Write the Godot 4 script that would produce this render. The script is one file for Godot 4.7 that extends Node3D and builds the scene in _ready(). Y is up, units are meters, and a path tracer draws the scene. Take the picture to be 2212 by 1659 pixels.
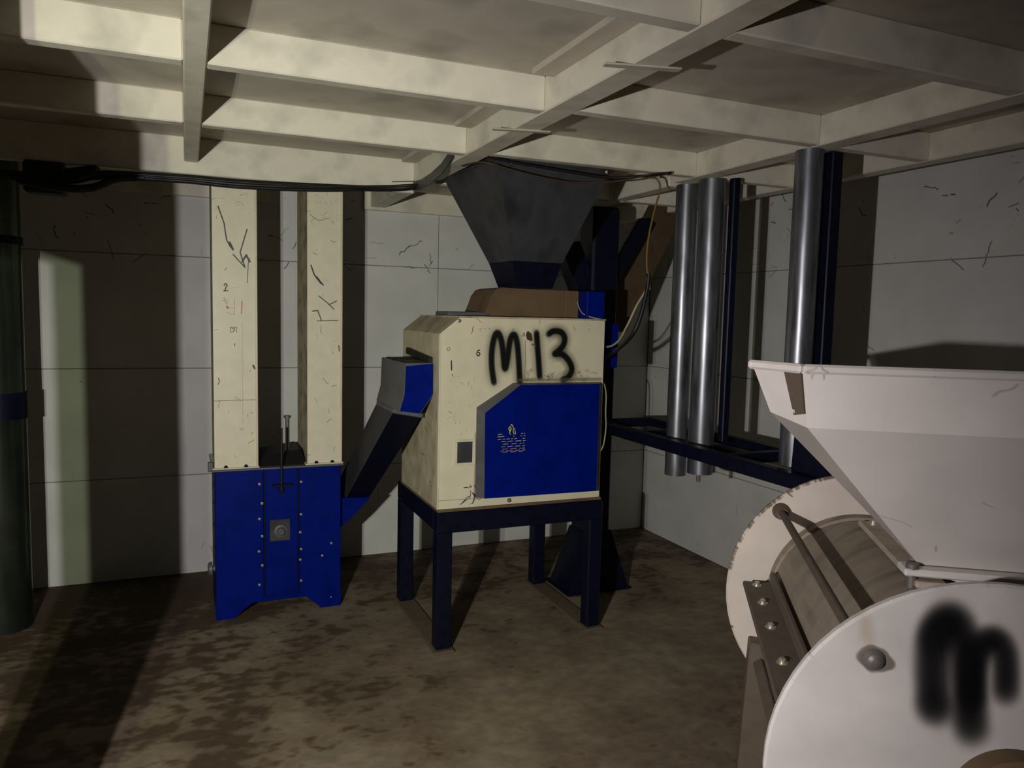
extends Node3D
# A mill room: a husking machine on a stand, a blue fan cabinet with two ducts, a pipe rack and a drum machine, under a low steel ceiling.

var org := Vector3.ZERO
var rng := RandomNumberGenerator.new()
var M := {}
const UP := Vector3.UP
# frame of the drum machine: its axis runs along DD
const F0 := Vector3(1.087, 0.808, -0.709)
const EE := Vector3(0.8233, 0.0, 0.5676)
const DD := Vector3(0.5676, 0.0, -0.8233)


func _ready() -> void:
	rng.seed = 7
	setup_camera()
	setup_light()
	make_materials()
	build_room()
	build_ceiling()
	build_drum_machine()
	build_loading_hopper()
	build_machine()
	build_stand()
	build_dark_hopper()
	build_chute()
	build_cabinet()
	build_ducts()
	build_post()
	build_pipes()
	build_brown_chute()
	build_cables()
	build_lamps()


# ---------------------------------------------------------------- camera and light
func setup_camera() -> void:
	var cam := Camera3D.new()
	cam.name = "camera"
	cam.keep_aspect = Camera3D.KEEP_HEIGHT
	cam.fov = 53.24
	cam.near = 0.05
	cam.far = 50.0
	var xr := Vector3(0.92024, 0.02316, 0.39066)
	var back := Vector3(-0.39111, 0.08909, 0.91602)
	back = back.normalized()
	xr = (xr - back * xr.dot(back)).normalized()
	cam.transform = Transform3D(Basis(xr, back.cross(xr), back), Vector3(0, 1.5, 0))
	add_child(cam)
	cam.current = true


func setup_light() -> void:
	var env := Environment.new()
	env.background_mode = Environment.BG_COLOR
	env.background_color = Color.BLACK
	env.tonemap_mode = Environment.TONE_MAPPER_LINEAR
	env.tonemap_exposure = 1.0
	env.sdfgi_enabled = true
	env.ssao_enabled = true
	env.ssil_enabled = true
	var we := WorldEnvironment.new()
	we.name = "world_environment"
	we.environment = env
	add_child(we)


func spot(called: String, at: Vector3, aim: Vector3, col: Color, energy: float, half: float, soft: float) -> void:
	var l := SpotLight3D.new()
	l.name = called
	l.light_color = col
	l.light_energy = energy
	l.spot_angle = half
	l.spot_angle_attenuation = soft
	l.spot_attenuation = 2.0
	l.spot_range = 14.0
	l.light_size = 0.012
	l.shadow_enabled = true
	add_child(l)
	l.look_at_from_position(at, aim)


# ---------------------------------------------------------------- scene nodes
func thing(called: String, label: String, category: String, at := Vector3.ZERO, group := "") -> Node3D:
	var o := Node3D.new()
	o.name = called
	o.set_meta("label", label)
	o.set_meta("category", category)
	if group:
		o.set_meta("group", group)
	o.position = at
	org = at
	add_child(o, true)
	return o


func struct(called: String) -> Node3D:
	var o := Node3D.new()
	o.name = called
	o.set_meta("kind", "structure")
	add_child(o, true)
	org = Vector3.ZERO
	return o


func put(st: SurfaceTool, called: String, m: Material, parent: Node) -> MeshInstance3D:
	var o := MeshInstance3D.new()
	o.name = called
	o.mesh = st.commit()
	o.material_override = m
	parent.add_child(o, true)
	return o


# ---------------------------------------------------------------- shapes
func begin() -> SurfaceTool:
	var st := SurfaceTool.new()
	st.begin(Mesh.PRIMITIVE_TRIANGLES)
	return st


func tri(st: SurfaceTool, p: Array, n: Array, uv: Array) -> void:
	var g: Vector3 = (p[1] - p[0]).cross(p[2] - p[0])
	var order := [0, 1, 2] if g.dot(n[0] + n[1] + n[2]) < 0.0 else [0, 2, 1]
	for i in order:
		st.set_normal(n[i])
		st.set_uv(uv[i])
		st.add_vertex(p[i] - org)


func face(st: SurfaceTool, pts: Array, out: Vector3, uvs := []) -> void:
	var n := Vector3.ZERO
	for i in range(1, pts.size() - 1):
		n += (pts[i] - pts[0]).cross(pts[i + 1] - pts[0])
	n = n.normalized()
	if n.dot(out) < 0.0:
		n = -n
	for i in range(1, pts.size() - 1):
		var u := [Vector2.ZERO, Vector2.ZERO, Vector2.ZERO]
		if uvs:
			u = [uvs[0], uvs[i], uvs[i + 1]]
		tri(st, [pts[0], pts[i], pts[i + 1]], [n, n, n], u)


func box(st: SurfaceTool, lo: Vector3, hi: Vector3, b := 0.004, t := Transform3D.IDENTITY) -> void:
	var c := (lo + hi) * 0.5
	var h := (hi - lo).abs() * 0.5
	b = minf(b, minf(h.x, minf(h.y, h.z)) * 0.8)
	var s := [-1.0, 1.0]
	var v := func(a: Array, inset: int) -> Vector3:
		var q := Vector3(a[0] * (h.x - (0.0 if inset == 0 else b)), a[1] * (h.y - (0.0 if inset == 1 else b)), a[2] * (h.z - (0.0 if inset == 2 else b)))
		return t * (c + q)
	for ax in 3:
		var o1 := (ax + 1) % 3
		var o2 := (ax + 2) % 3
		for sg in s:
			var pts := []
			for k in [[-1.0, -1.0], [1.0, -1.0], [1.0, 1.0], [-1.0, 1.0]]:
				var a := [0.0, 0.0, 0.0]
				a[ax] = sg
				a[o1] = k[0]
				a[o2] = k[1]
				pts.append(v.call(a, ax))
			var d := Vector3.ZERO
			d[ax] = sg
			face(st, pts, t.basis * d)
		for s1 in s:
			for s2 in s:
				var pts := []
				for e in [[-1.0, o1], [1.0, o1], [1.0, o2], [-1.0, o2]]:
					var a := [0.0, 0.0, 0.0]
					a[ax] = e[0]
					a[o1] = s1
					a[o2] = s2
					pts.append(v.call(a, e[1]))
				var d := Vector3.ZERO
				d[o1] = s1
				d[o2] = s2
				face(st, pts, t.basis * d)
	for a0 in s:
		for a1 in s:
			for a2 in s:
				var a := [a0, a1, a2]
				face(st, [v.call(a, 0), v.call(a, 1), v.call(a, 2)], t.basis * Vector3(a0, a1, a2))


func bar(st: SurfaceTool, a: Vector3, b: Vector3, w: float, h: float, up := Vector3.UP, bev := 0.003) -> void:
	var d := (b - a).normalized()
	var x := up.cross(d).normalized()
	var y := d.cross(x)
	var t := Transform3D(Basis(x, y, d), (a + b) * 0.5)
	var l := (b - a).length() * 0.5
	box(st, Vector3(-w / 2, -h / 2, -l), Vector3(w / 2, h / 2, l), bev, t)


func loft(st: SurfaceTool, a: Array, b: Array, cap_a := true, cap_b := true, inward := false) -> void:
	var c := Vector3.ZERO
	for p in a + b:
		c += p
	c /= float(a.size() + b.size())
	var n := a.size()
	var sg := -1.0 if inward else 1.0
	for i in n:
		var j := (i + 1) % n
		var m: Vector3 = (a[i] + a[j] + b[i] + b[j]) / 4.0
		face(st, [a[i], a[j], b[j], b[i]], (m - c) * sg)
	var ca := Vector3.ZERO
	var cb := Vector3.ZERO
	for i in n:
		ca += a[i] / float(n)
		cb += b[i] / float(n)
	if cap_a:
		face(st, a, ca - cb)
	if cap_b:
		face(st, b, cb - ca)


# outline (Vector2, may be concave) in the plane spanned by ux, uy at o, pushed along w
func prism(st: SurfaceTool, outline: PackedVector2Array, o: Vector3, ux: Vector3, uy: Vector3, w: Vector3) -> void:
	var idx := Geometry2D.triangulate_polygon(outline)
	var lift := func(p: Vector2, k: float) -> Vector3: return o + ux * p.x + uy * p.y + w * k
	for k in [0.0, 1.0]:
		var nn := w.normalized() * (1.0 if k > 0.5 else -1.0)
		for i in range(0, idx.size(), 3):
			tri(st, [lift.call(outline[idx[i]], k), lift.call(outline[idx[i + 1]], k), lift.call(outline[idx[i + 2]], k)], [nn, nn, nn], [Vector2.ZERO, Vector2.ZERO, Vector2.ZERO])
	var ccw := not Geometry2D.is_polygon_clockwise(outline)
	for i in outline.size():
		var p := outline[i]
		var q := outline[(i + 1) % outline.size()]
		var e := q - p
		var out2 := Vector2(e.y, -e.x) if ccw else Vector2(-e.y, e.x)
		face(st, [lift.call(p, 0.0), lift.call(q, 0.0), lift.call(q, 1.0), lift.call(p, 1.0)], ux * out2.x + uy * out2.y)


# surface of revolution along a -> b; profile of (distance along, radius)
func lathe(st: SurfaceTool, a: Vector3, dir: Vector3, profile: Array, sides := 32) -> void:
	dir = dir.normalized()
	var x := dir.cross(UP if absf(dir.y) < 0.9 else Vector3.RIGHT).normalized()
	var y := dir.cross(x)
	for k in profile.size() - 1:
		var p: Vector2 = profile[k]
		var q: Vector2 = profile[k + 1]
		var sl := Vector2(q.y - p.y, -(q.x - p.x)).normalized()   # (along, radial)
		sl = Vector2(-sl.x, -sl.y)
		for i in sides:
			var t0 := TAU * i / sides
			var t1 := TAU * (i + 1) / sides
			var r0 := x * cos(t0) + y * sin(t0)
			var r1 := x * cos(t1) + y * sin(t1)
			var n0 := (dir * sl.x + r0 * sl.y).normalized()
			var n1 := (dir * sl.x + r1 * sl.y).normalized()
			var v := [a + dir * p.x + r0 * p.y, a + dir * p.x + r1 * p.y, a + dir * q.x + r1 * q.y, a + dir * q.x + r0 * q.y]
			var u := [Vector2(float(i) / sides, p.x), Vector2(float(i + 1) / sides, p.x), Vector2(float(i + 1) / sides, q.x), Vector2(float(i) / sides, q.x)]
			if p.y > 0.00001:
				tri(st, [v[0], v[1], v[2]], [n0, n1, n1], [u[0], u[1], u[2]])
			if q.y > 0.00001:
				tri(st, [v[0], v[2], v[3]], [n0, n1, n0], [u[0], u[2], u[3]])


func rod(st: SurfaceTool, a: Vector3, b: Vector3, r: float, sides := 16, bev := 0.0) -> void:
	var l := (b - a).length()
	if bev <= 0.0:
		bev = r * 0.12
	lathe(st, a, b - a, [Vector2(0, 0), Vector2(0, r - bev), Vector2(bev, r), Vector2(l - bev, r), Vector2(l, r - bev), Vector2(l, 0)], sides)


func tube(st: SurfaceTool, pts: Array, r: float, sides := 8) -> void:
	var c := Curve3D.new()
	for i in pts.size():
		var tg := Vector3.ZERO
		if i > 0 and i < pts.size() - 1:
			tg = (pts[i + 1] - pts[i - 1]) / 6.0
		c.add_point(pts[i], -tg, tg)
	c.bake_interval = 0.03
	var bp := c.get_baked_points()
	var x := Vector3.ZERO
	var rings := []
	var dirs := []
	for i in bp.size():
		var d := (bp[mini(i + 1, bp.size() - 1)] - bp[maxi(i - 1, 0)]).normalized()
		if i == 0:
			x = d.cross(UP if absf(d.y) < 0.9 else Vector3.RIGHT).normalized()
		else:
			x = (x - d * x.dot(d)).normalized()
		var y := d.cross(x)
		var ring := []
		for s in sides:
			ring.append(x * cos(TAU * s / sides) + y * sin(TAU * s / sides))
		rings.append(ring)
		dirs.append(d)
	var z := [Vector2.ZERO, Vector2.ZERO, Vector2.ZERO]
	for i in bp.size() - 1:
		for s in sides:
			var s2 := (s + 1) % sides
			var n00: Vector3 = rings[i][s]
			var n01: Vector3 = rings[i][s2]
			var n10: Vector3 = rings[i + 1][s]
			var n11: Vector3 = rings[i + 1][s2]
			tri(st, [bp[i] + n00 * r, bp[i] + n01 * r, bp[i + 1] + n11 * r], [n00, n01, n11], z)
			tri(st, [bp[i] + n00 * r, bp[i + 1] + n11 * r, bp[i + 1] + n10 * r], [n00, n11, n10], z)
	for e in [0, bp.size() - 1]:
		var pts2 := []
		for s in sides:
			pts2.append(bp[e] + rings[e][s] * r)
		face(st, pts2, dirs[e] * (-1.0 if e == 0 else 1.0))


func bolt(called: String, at: Vector3, n: Vector3, r: float, m: Material, parent: Node) -> void:
	var st := begin()
	n = n.normalized()
	lathe(st, at - n * 0.002, n, [Vector2(0, r * 1.5), Vector2(0.004, r * 1.5), Vector2(0.004, r), Vector2(0.004 + r * 0.7, r), Vector2(0.004 + r * 0.95, r * 0.7), Vector2(0.004 + r * 0.95, 0)], 6)
	put(st, called, m, parent)


# ---------------------------------------------------------------- materials
func noise_tex(freq: float, seed_: int, ramp: Array, size := 512, type := FastNoiseLite.TYPE_SIMPLEX_SMOOTH, oct := 5, stretch := Vector2i.ZERO) -> NoiseTexture2D:
	var n := FastNoiseLite.new()
	n.noise_type = type
	n.seed = seed_
	n.frequency = freq
	n.fractal_octaves = oct
	var t := NoiseTexture2D.new()
	t.width = size
	t.height = size
	if stretch != Vector2i.ZERO:
		t.width = stretch.x
		t.height = stretch.y
	t.seamless = true
	t.noise = n
	var g := Gradient.new()
	g.offsets = PackedFloat32Array([ramp[0][0], ramp[1][0]])
	g.colors = PackedColorArray([ramp[0][1], ramp[1][1]])
	for i in range(2, ramp.size()):
		g.add_point(ramp[i][0], ramp[i][1])
	t.color_ramp = g
	return t


func grey(v: float) -> Color:
	return Color(v, v, v)


func mat(called: String, col: Color, rough: float, metal := 0.0, tex: Texture2D = null, scale := 1.0, spec := 0.5) -> StandardMaterial3D:
	var m := StandardMaterial3D.new()
	m.resource_name = called
	m.albedo_color = col
	m.roughness = rough
	m.metallic = metal
	m.metallic_specular = spec
	if tex:
		m.albedo_texture = tex
		m.uv1_triplanar = true
		m.uv1_world_triplanar = true
		m.uv1_scale = Vector3.ONE * scale
	M[called] = m
	return m


func make_materials() -> void:
	var blot := noise_tex(0.012, 3, [[0.0, grey(0.84)], [0.55, grey(1.0)], [1.0, grey(0.95)]])
	mat("cream", Color(0.84, 0.82, 0.75), 0.55, 0.0, blot, 0.7)
	mat("sheet", Color(0.74, 0.71, 0.65), 0.6, 0.0, noise_tex(0.01, 11, [[0.0, grey(0.8)], [0.5, grey(1.0)], [1.0, grey(0.92)]]), 0.5)
	mat("white_panel", Color(0.80, 0.80, 0.78), 0.6, 0.0, wall_texture(), 0.4)
	mat("joint", Color(0.45, 0.44, 0.42), 0.8)
	mat("floor", Color.WHITE, 0.85, 0.0, null)
	M.floor.albedo_texture = floor_texture()
	M.floor.heightmap_enabled = true
	M.floor.heightmap_scale = 0.5
	M.floor.heightmap_texture = noise_tex(0.02, 21, [[0.0, Color.BLACK], [1.0, Color.WHITE]], 1024, FastNoiseLite.TYPE_SIMPLEX, 6)
	mat("machine_cream", Color(0.81, 0.78, 0.68), 0.42, 0.0, noise_tex(0.01, 5, [[0.0, grey(0.88)], [0.5, grey(1.0)], [1.0, grey(0.96)]]), 0.8)
	mat("dusty_cream", Color(0.72, 0.67, 0.56), 0.8, 0.0, noise_tex(0.012, 8, [[0.2, grey(0.75)], [0.5, grey(0.93)], [0.9, grey(1.0)]]), 1.2)
	mat("blue", Color(0.0, 0.085, 0.44), 0.42, 0.0, noise_tex(0.012, 9, [[0.0, grey(0.85)], [0.6, grey(1.0)], [1.0, grey(0.9)]]), 0.9, 0.2)
	mat("navy", Color(0.04, 0.055, 0.13), 0.45, 0.0, noise_tex(0.02, 10, [[0.0, grey(0.7)], [0.6, grey(1.0)], [1.0, grey(0.9)]]), 1.2, 0.3)
	mat("dark_steel", Color(0.235, 0.235, 0.25), 0.45, 0.0, noise_tex(0.008, 13, [[0.1, grey(0.6)], [0.5, grey(1.0)], [0.9, grey(0.8)]]), 0.9)
	mat("gunmetal", Color(0.33, 0.33, 0.35), 0.5, 0.0, blot, 1.4)
	mat("black", Color(0.05, 0.05, 0.055), 0.6)
	mat("galvanised", Color(0.56, 0.57, 0.60), 0.36, 0.8, noise_tex(0.02, 14, [[0.1, grey(0.62)], [0.5, grey(0.95)], [0.9, grey(0.8)]], 512, FastNoiseLite.TYPE_SIMPLEX_SMOOTH, 4, Vector2i(1024, 128)), 1.0)
	mat("dull_galvanised", Color(0.34, 0.38, 0.34), 0.25, 0.85, noise_tex(0.006, 15, [[0.1, grey(0.6)], [0.5, grey(0.95)], [0.9, grey(0.75)]]), 0.5)
	mat("brown_dust", Color(0.40, 0.32, 0.22), 0.9, 0.0, noise_tex(0.006, 16, [[0.0, grey(0.75)], [0.5, grey(0.95)], [1.0, grey(1.0)]]), 1.3)
	mat("brown_chute", Color(0.30, 0.23, 0.15), 0.8, 0.0, blot, 1.2)
	mat("drum_dust", Color(0.52, 0.475, 0.41), 0.75, 0.0, noise_tex(0.01, 17, [[0.1, grey(0.72)], [0.5, grey(1.0)], [0.9, grey(0.86)]], 512, FastNoiseLite.TYPE_SIMPLEX_SMOOTH, 5, Vector2i(256, 1024)), 1.5)
	mat("drum_dark", Color(0.33, 0.285, 0.235), 0.7, 0.0, blot, 2.0)
	mat("white_paint", Color(0.80, 0.775, 0.745), 0.42, 0.0, scuff_texture(), 1.1)
	mat("beige_paint", Color(0.66, 0.60, 0.54), 0.6, 0.0, blot, 2.0)
	mat("zinc", Color(0.75, 0.72, 0.65), 0.35, 0.8)
	mat("grey_steel", Color(0.40, 0.38, 0.36), 0.5, 0.3)
	mat("floor_strip", Color(0.38, 0.33, 0.26), 0.8, 0.1, blot, 2.0)
	mat("cable_black", Color(0.035, 0.035, 0.035), 0.5)
	mat("cable_yellow", Color(0.44, 0.34, 0.17), 0.5)
	mat("cable_white", Color(0.6, 0.58, 0.48), 0.5)
	mat("cable_brown", Color(0.22, 0.16, 0.11), 0.6)


func stamp(im: Image, c: Vector2, r: float, col: Color, a: float, soft: float) -> void:
	var w := im.get_width()
	var h := im.get_height()
	var rr := r * (1.0 + soft)
	for y in range(maxi(0, int(c.y - rr)), mini(h, int(c.y + rr) + 2)):
		for x in range(maxi(0, int(c.x - rr)), mini(w, int(c.x + rr) + 2)):
			var d := Vector2(x, y).distance_to(c)
			var k := clampf((rr - d) / maxf(rr - r * (1.0 - soft), 0.7), 0.0, 1.0)
			if k > 0.0:
				k = k * k * (3.0 - 2.0 * k) * a
				im.set_pixel(x, y, im.get_pixel(x, y).lerp(col, k))


func stroke(im: Image, pts: Array, r: float, col: Color, a := 0.6, soft := 0.5, step := 0.35) -> void:
	for i in pts.size() - 1:
		var p: Vector2 = pts[i]
		var q: Vector2 = pts[i + 1]
		var n := maxi(1, int(p.distance_to(q) / maxf(r * step, 0.5)))
		for k in n + 1:
			stamp(im, p.lerp(q, float(k) / n), r, col, a, soft)


func curve2(pts: Array, n := 8) -> Array:
	var c := Curve2D.new()
	for i in pts.size():
		var tg := Vector2.ZERO
		if i > 0 and i < pts.size() - 1:
			tg = (pts[i + 1] - pts[i - 1]) / 6.0
		c.add_point(pts[i], -tg, tg)
	var out := []
	var l := c.get_baked_length()
	var m := pts.size() * n
	for i in m + 1:
		out.append(c.sample_baked(l * i / m))
	return out


func base_image(w: int, h: int, col: Color, freq: float, amount: float, seed_: int) -> Image:
	var n := FastNoiseLite.new()
	n.seed = seed_
	n.frequency = freq
	n.fractal_octaves = 4
	var im := Image.create(w, h, false, Image.FORMAT_RGB8)
	for y in h:
		for x in w:
			var k := 1.0 + amount * n.get_noise_2d(x, y)
			im.set_pixel(x, y, Color(col.r * k, col.g * k, col.b * k))
	return im


func scratches(im: Image, count: int, col: Color, lo: Vector2, hi: Vector2, r: float, seed_: int) -> void:
	var g := RandomNumberGenerator.new()
	g.seed = seed_
	for i in count:
		var p := Vector2(g.randf_range(lo.x, hi.x), g.randf_range(lo.y, hi.y))
		var pts := [p]
		var d := Vector2(g.randf_range(-1, 1), g.randf_range(-0.4, 1.6)).normalized()
		for k in g.randi_range(1, 5):
			p += d.rotated(g.randf_range(-0.6, 0.6)) * g.randf_range(2.0, 12.0) * r
			pts.append(p)
		stroke(im, pts, r * g.randf_range(0.4, 1.2), col, g.randf_range(0.25, 0.75), 0.4)


func wall_texture() -> Texture2D:
	var im := base_image(1024, 1024, Color(0.97, 0.97, 0.97), 0.006, 0.05, 31)
	scratches(im, 60, Color(0.36, 0.35, 0.31), Vector2(20, 120), Vector2(1000, 300), 0.9, 32)
	scratches(im, 30, Color(0.5, 0.48, 0.43), Vector2(20, 330), Vector2(1000, 1000), 0.8, 33)
	return ImageTexture.create_from_image(im)


func scuff_texture() -> Texture2D:
	var im := base_image(768, 768, Color(0.97, 0.97, 0.97), 0.006, 0.07, 35)
	scratches(im, 26, Color(0.5, 0.46, 0.42), Vector2(20, 20), Vector2(740, 740), 1.3, 36)
	return ImageTexture.create_from_image(im)


func floor_texture() -> Texture2D:
	var s := 1024
	var a := FastNoiseLite.new()
	a.seed = 41
	a.frequency = 0.006
	a.fractal_octaves = 5
	var b := FastNoiseLite.new()
	b.seed = 42
	b.frequency = 0.02
	b.fractal_octaves = 5
	var c := FastNoiseLite.new()
	c.seed = 43
	c.frequency = 0.09
	c.fractal_octaves = 3
	var im := Image.create(s, s, false, Image.FORMAT_RGB8)
	var pale := Color(0.50, 0.448, 0.365)
	var mid := Color(0.42, 0.36, 0.29)
	var dark := Color(0.25, 0.19, 0.12)
	for y in s:
		for x in s:
			var n := a.get_noise_2d(x, y)
			var k := b.get_noise_2d(x * 0.6, y)
			var f := c.get_noise_2d(x * 0.5, y)
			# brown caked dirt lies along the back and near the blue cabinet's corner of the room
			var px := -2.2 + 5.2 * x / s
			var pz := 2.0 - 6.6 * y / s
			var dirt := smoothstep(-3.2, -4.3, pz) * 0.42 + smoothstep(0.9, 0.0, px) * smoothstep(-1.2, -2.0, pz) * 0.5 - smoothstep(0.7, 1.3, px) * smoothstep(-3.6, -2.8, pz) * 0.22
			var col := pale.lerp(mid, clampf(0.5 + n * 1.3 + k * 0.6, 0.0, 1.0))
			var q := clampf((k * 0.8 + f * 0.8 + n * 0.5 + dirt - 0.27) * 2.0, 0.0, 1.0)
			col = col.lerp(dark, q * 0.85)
			col = col * (1.0 + f * 0.14)
			im.set_pixel(x, y, col)
	return ImageTexture.create_from_image(im)


# planar textured quad (a = lower left, b = lower right, c = upper right, d = upper left)
func card(st: SurfaceTool, a: Vector3, b: Vector3, c: Vector3, d: Vector3, out: Vector3) -> void:
	face(st, [a, b, c, d], out, [Vector2(0, 1), Vector2(1, 1), Vector2(1, 0), Vector2(0, 0)])


func pic_mat(called: String, im: Image, rough: float) -> StandardMaterial3D:
	var m := mat(called, Color.WHITE, rough)
	m.albedo_texture = ImageTexture.create_from_image(im)
	return m


# ---------------------------------------------------------------- room
func panelled(o: Node3D, along: Array, rows: Array, at: Callable, thick: Vector3) -> void:
	for i in along.size() - 1:
		for j in rows.size() - 1:
			var st := begin()
			var lo: Vector3 = at.call(along[i] + 0.0015, rows[j] + 0.0015)
			var hi: Vector3 = at.call(along[i + 1] - 0.0015, rows[j + 1] - 0.0015) + thick
			box(st, Vector3(minf(lo.x, hi.x), minf(lo.y, hi.y), minf(lo.z, hi.z)), Vector3(maxf(lo.x, hi.x), maxf(lo.y, hi.y), maxf(lo.z, hi.z)), 0.0025)
			put(st, "panel", M.white_panel, o)


func build_room() -> void:
	var st := begin()
	var fl := struct("floor")
	face(st, [Vector3(-2.2, 0, 2), Vector3(3, 0, 2), Vector3(3, 0, -4.6), Vector3(-2.2, 0, -4.6)], UP, [Vector2(0, 0), Vector2(1, 0), Vector2(1, 1), Vector2(0, 1)])
	put(st, "concrete", M.floor, fl)
	st = begin()
	box(st, Vector3(-2.4, -0.2, -4.8), Vector3(3.2, -0.002, 2.2), 0.0)
	put(st, "slab", M.joint, fl)
	var rows := [0.0, 0.567, 1.167, 1.78, 2.225]
	var wb := struct("wall_back")
	st = begin()
	box(st, Vector3(-2.4, 0, -4.8), Vector3(3.2, 2.3, -4.612), 0.0)
	put(st, "core", M.joint, wb)
	panelled(wb, [-2.2, 0.35, 1.45, 3.0], rows, func(x, y): return Vector3(x, y, -4.612), Vector3(0, 0, 0.012))
	st = begin()
	box(st, Vector3(0.98, 2.103, -4.6), Vector3(3.0, 2.225, -4.565), 0.003)
	box(st, Vector3(-2.2, 2.103, -4.6), Vector3(0.45, 2.225, -4.565), 0.003)
	put(st, "header", M.cream, wb)
	var wr := struct("wall_right")
	st = begin()
	box(st, Vector3(3.012, 0, -4.8), Vector3(3.2, 2.3, 2.2), 0.0)
	put(st, "core", M.joint, wr)
	panelled(wr, [-4.6, -3.0, -0.6, 2.0], rows, func(z, y): return Vector3(3.0, y, z), Vector3(0.012, 0, 0))
	var wl := struct("wall_left")
	st = begin()
	box(st, Vector3(-2.4, 0, -4.8), Vector3(-2.2, 2.3, 2.2), 0.0)
	put(st, "boarding", M.joint, wl)
	var wf := struct("wall_front")
	st = begin()
	box(st, Vector3(-2.4, 0, 2.0), Vector3(3.2, 2.3, 2.2), 0.0)
	put(st, "boarding", M.joint, wf)


func build_ceiling() -> void:
	var o := struct("ceiling")
	var xs := [-2.2, 0.03, 1.06, 2.105, 2.64, 3.0]
	var zs := [-4.6, -3.64, -2.88, -2.17, -1.42, -0.7, 0.0, 1.0, 2.0]
	for i in xs.size() - 1:
		for j in zs.size() - 1:
			var st := begin()
			box(st, Vector3(xs[i] + 0.001, 2.225, zs[j] + 0.001), Vector3(xs[i + 1] - 0.001, 2.24, zs[j + 1] - 0.001), 0.001)
			put(st, "sheet", M.sheet, o)
	var st := begin()
	box(st, Vector3(-2.4, 2.24, -4.8), Vector3(3.2, 2.4, 2.2), 0.0)
	put(st, "deck", M.joint, o)
	# the long beams
	for b in [[0.003, 0.06, -3.62, 2.0, 2.12], [1.015, 1.105, -4.565, 2.0, 2.12], [2.06, 2.15, -3.0, 2.0, 2.12], [2.09, 2.17, -3.60, -3.08, 2.12], [2.6, 2.68, -4.565, 2.0, 2.12]]:
		st = begin()
		box(st, Vector3(b[0], b[4], b[2]), Vector3(b[1], 2.226, b[3]), 0.004)
		put(st, "beam", M.cream, o)
	st = begin()
	box(st, Vector3(-2.2, 2.07, -3.68), Vector3(1.015, 2.226, -3.62), 0.004)
	put(st, "girder", M.cream, o)
	for z in [-2.17, -2.88, -1.40, -0.7, 0.0, 1.0]:
		for s in [[-2.2, 0.003], [0.06, 1.015], [1.105, 2.06], [2.15, 2.6]]:
			st = begin()
			var zz: float = z
			if s[0] > 1.0 and z < -2.0:
				zz = z + 0.05
			box(st, Vector3(s[0], 2.122, zz - 0.05), Vector3(s[1], 2.226, zz), 0.004)
			put(st, "joist", M.cream, o)
	for s in [[1.105, 2.09], [2.17, 2.6]]:
		st = begin()
		box(st, Vector3(s[0], 2.122, -3.66), Vector3(s[1], 2.226, -3.60), 0.004)
		put(st, "joist", M.cream, o)
	for z in [[-2.12, -1.45], [-2.83, -2.22], [-3.6, -2.93]]:
		st = begin()
		box(st, Vector3(0.945, 2.207, z[0]), Vector3(1.015, 2.2255, z[1]), 0.003)
		put(st, "ledge", M.sheet, o)
	for b in [[-1.68], [-2.42]]:
		st = begin()
		bar(st, Vector3(0.95, 2.117, b[0] - 0.02), Vector3(1.14, 2.117, b[0] + 0.03), 0.028, 0.005)
		put(st, "bracket", M.sheet, o)
	st = begin()
	bar(st, Vector3(0.9, 2.112, -3.60), Vector3(1.1, 2.112, -3.46), 0.008, 0.004)
	put(st, "bracket", M.grey_steel, o)


# ---------------------------------------------------------------- drum machine
func L(e: float, y: float, d: float) -> Vector3:
	return F0 + EE * e + UP * y + DD * d


func disc_image() -> Image:
	# the front disc is 0.64 m across; 1024 pixels
	var im := base_image(1024, 1024, Color(0.73, 0.71, 0.685), 0.005, 0.05, 51)
	var P := func(e: float, y: float) -> Vector2: return Vector2(512 + e / 0.32 * 512, 512 - y / 0.32 * 512)
	var k := Color(0.02, 0.02, 0.025)
	var m := func(px: float, py: float) -> Vector2:   # where the strokes lie on the plate
		return P.call(-0.083 + 0.000635 * (px - 2018) + 0.0000452 * (py - 1540), 0.117 + 0.000078 * (px - 2018) - 0.0007045 * (py - 1540))
	stroke(im, curve2([m.call(2018, 1540), m.call(2014, 1450), m.call(2020, 1370), m.call(2052, 1328), m.call(2080, 1385), m.call(2090, 1480), m.call(2098, 1590)]), 30, k, 0.16, 0.85, 0.25)
	stroke(im, curve2([m.call(2098, 1520), m.call(2105, 1430), m.call(2135, 1375), m.call(2165, 1410), m.call(2168, 1505)]), 23, k, 0.16, 0.85, 0.25)
	stroke(im, [m.call(2020, 1525), m.call(2030, 1540)], 34, k, 0.2, 0.9, 0.25)
	stroke(im, [m.call(2030, 1350), m.call(2020, 1390)], 30, k, 0.2, 0.9, 0.25)
	stroke(im, [m.call(1868, 1408), m.call(1882, 1402), m.call(1905, 1412), m.call(1922, 1434), m.call(1900, 1440)], 13, Color(0.42, 0.39, 0.35), 0.6, 0.3)
	stroke(im, [m.call(1862, 1416), m.call(1886, 1440)], 14, Color(0.40, 0.37, 0.33), 0.6, 0.3)
	stroke(im, [m.call(1870, 1330), m.call(1876, 1385)], 12, Color(0.62, 0.55, 0.45), 0.1, 0.9)
	# worn rim
	var g := RandomNumberGenerator.new()
	g.seed = 5
	for i in 70:
		var t := g.randf() * TAU
		var w := g.randf_range(0.01, 0.12)
		var arc := []
		for m7 in 7:
			arc.append(Vector2(512, 512) + Vector2(cos(t + w * m7 / 6.0), sin(t + w * m7 / 6.0)) * g.randf_range(508, 515))
		stroke(im, arc, g.randf_range(1.0, 2.6), Color(0.45, 0.40, 0.34), 0.2, 0.6)
	return im


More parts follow.
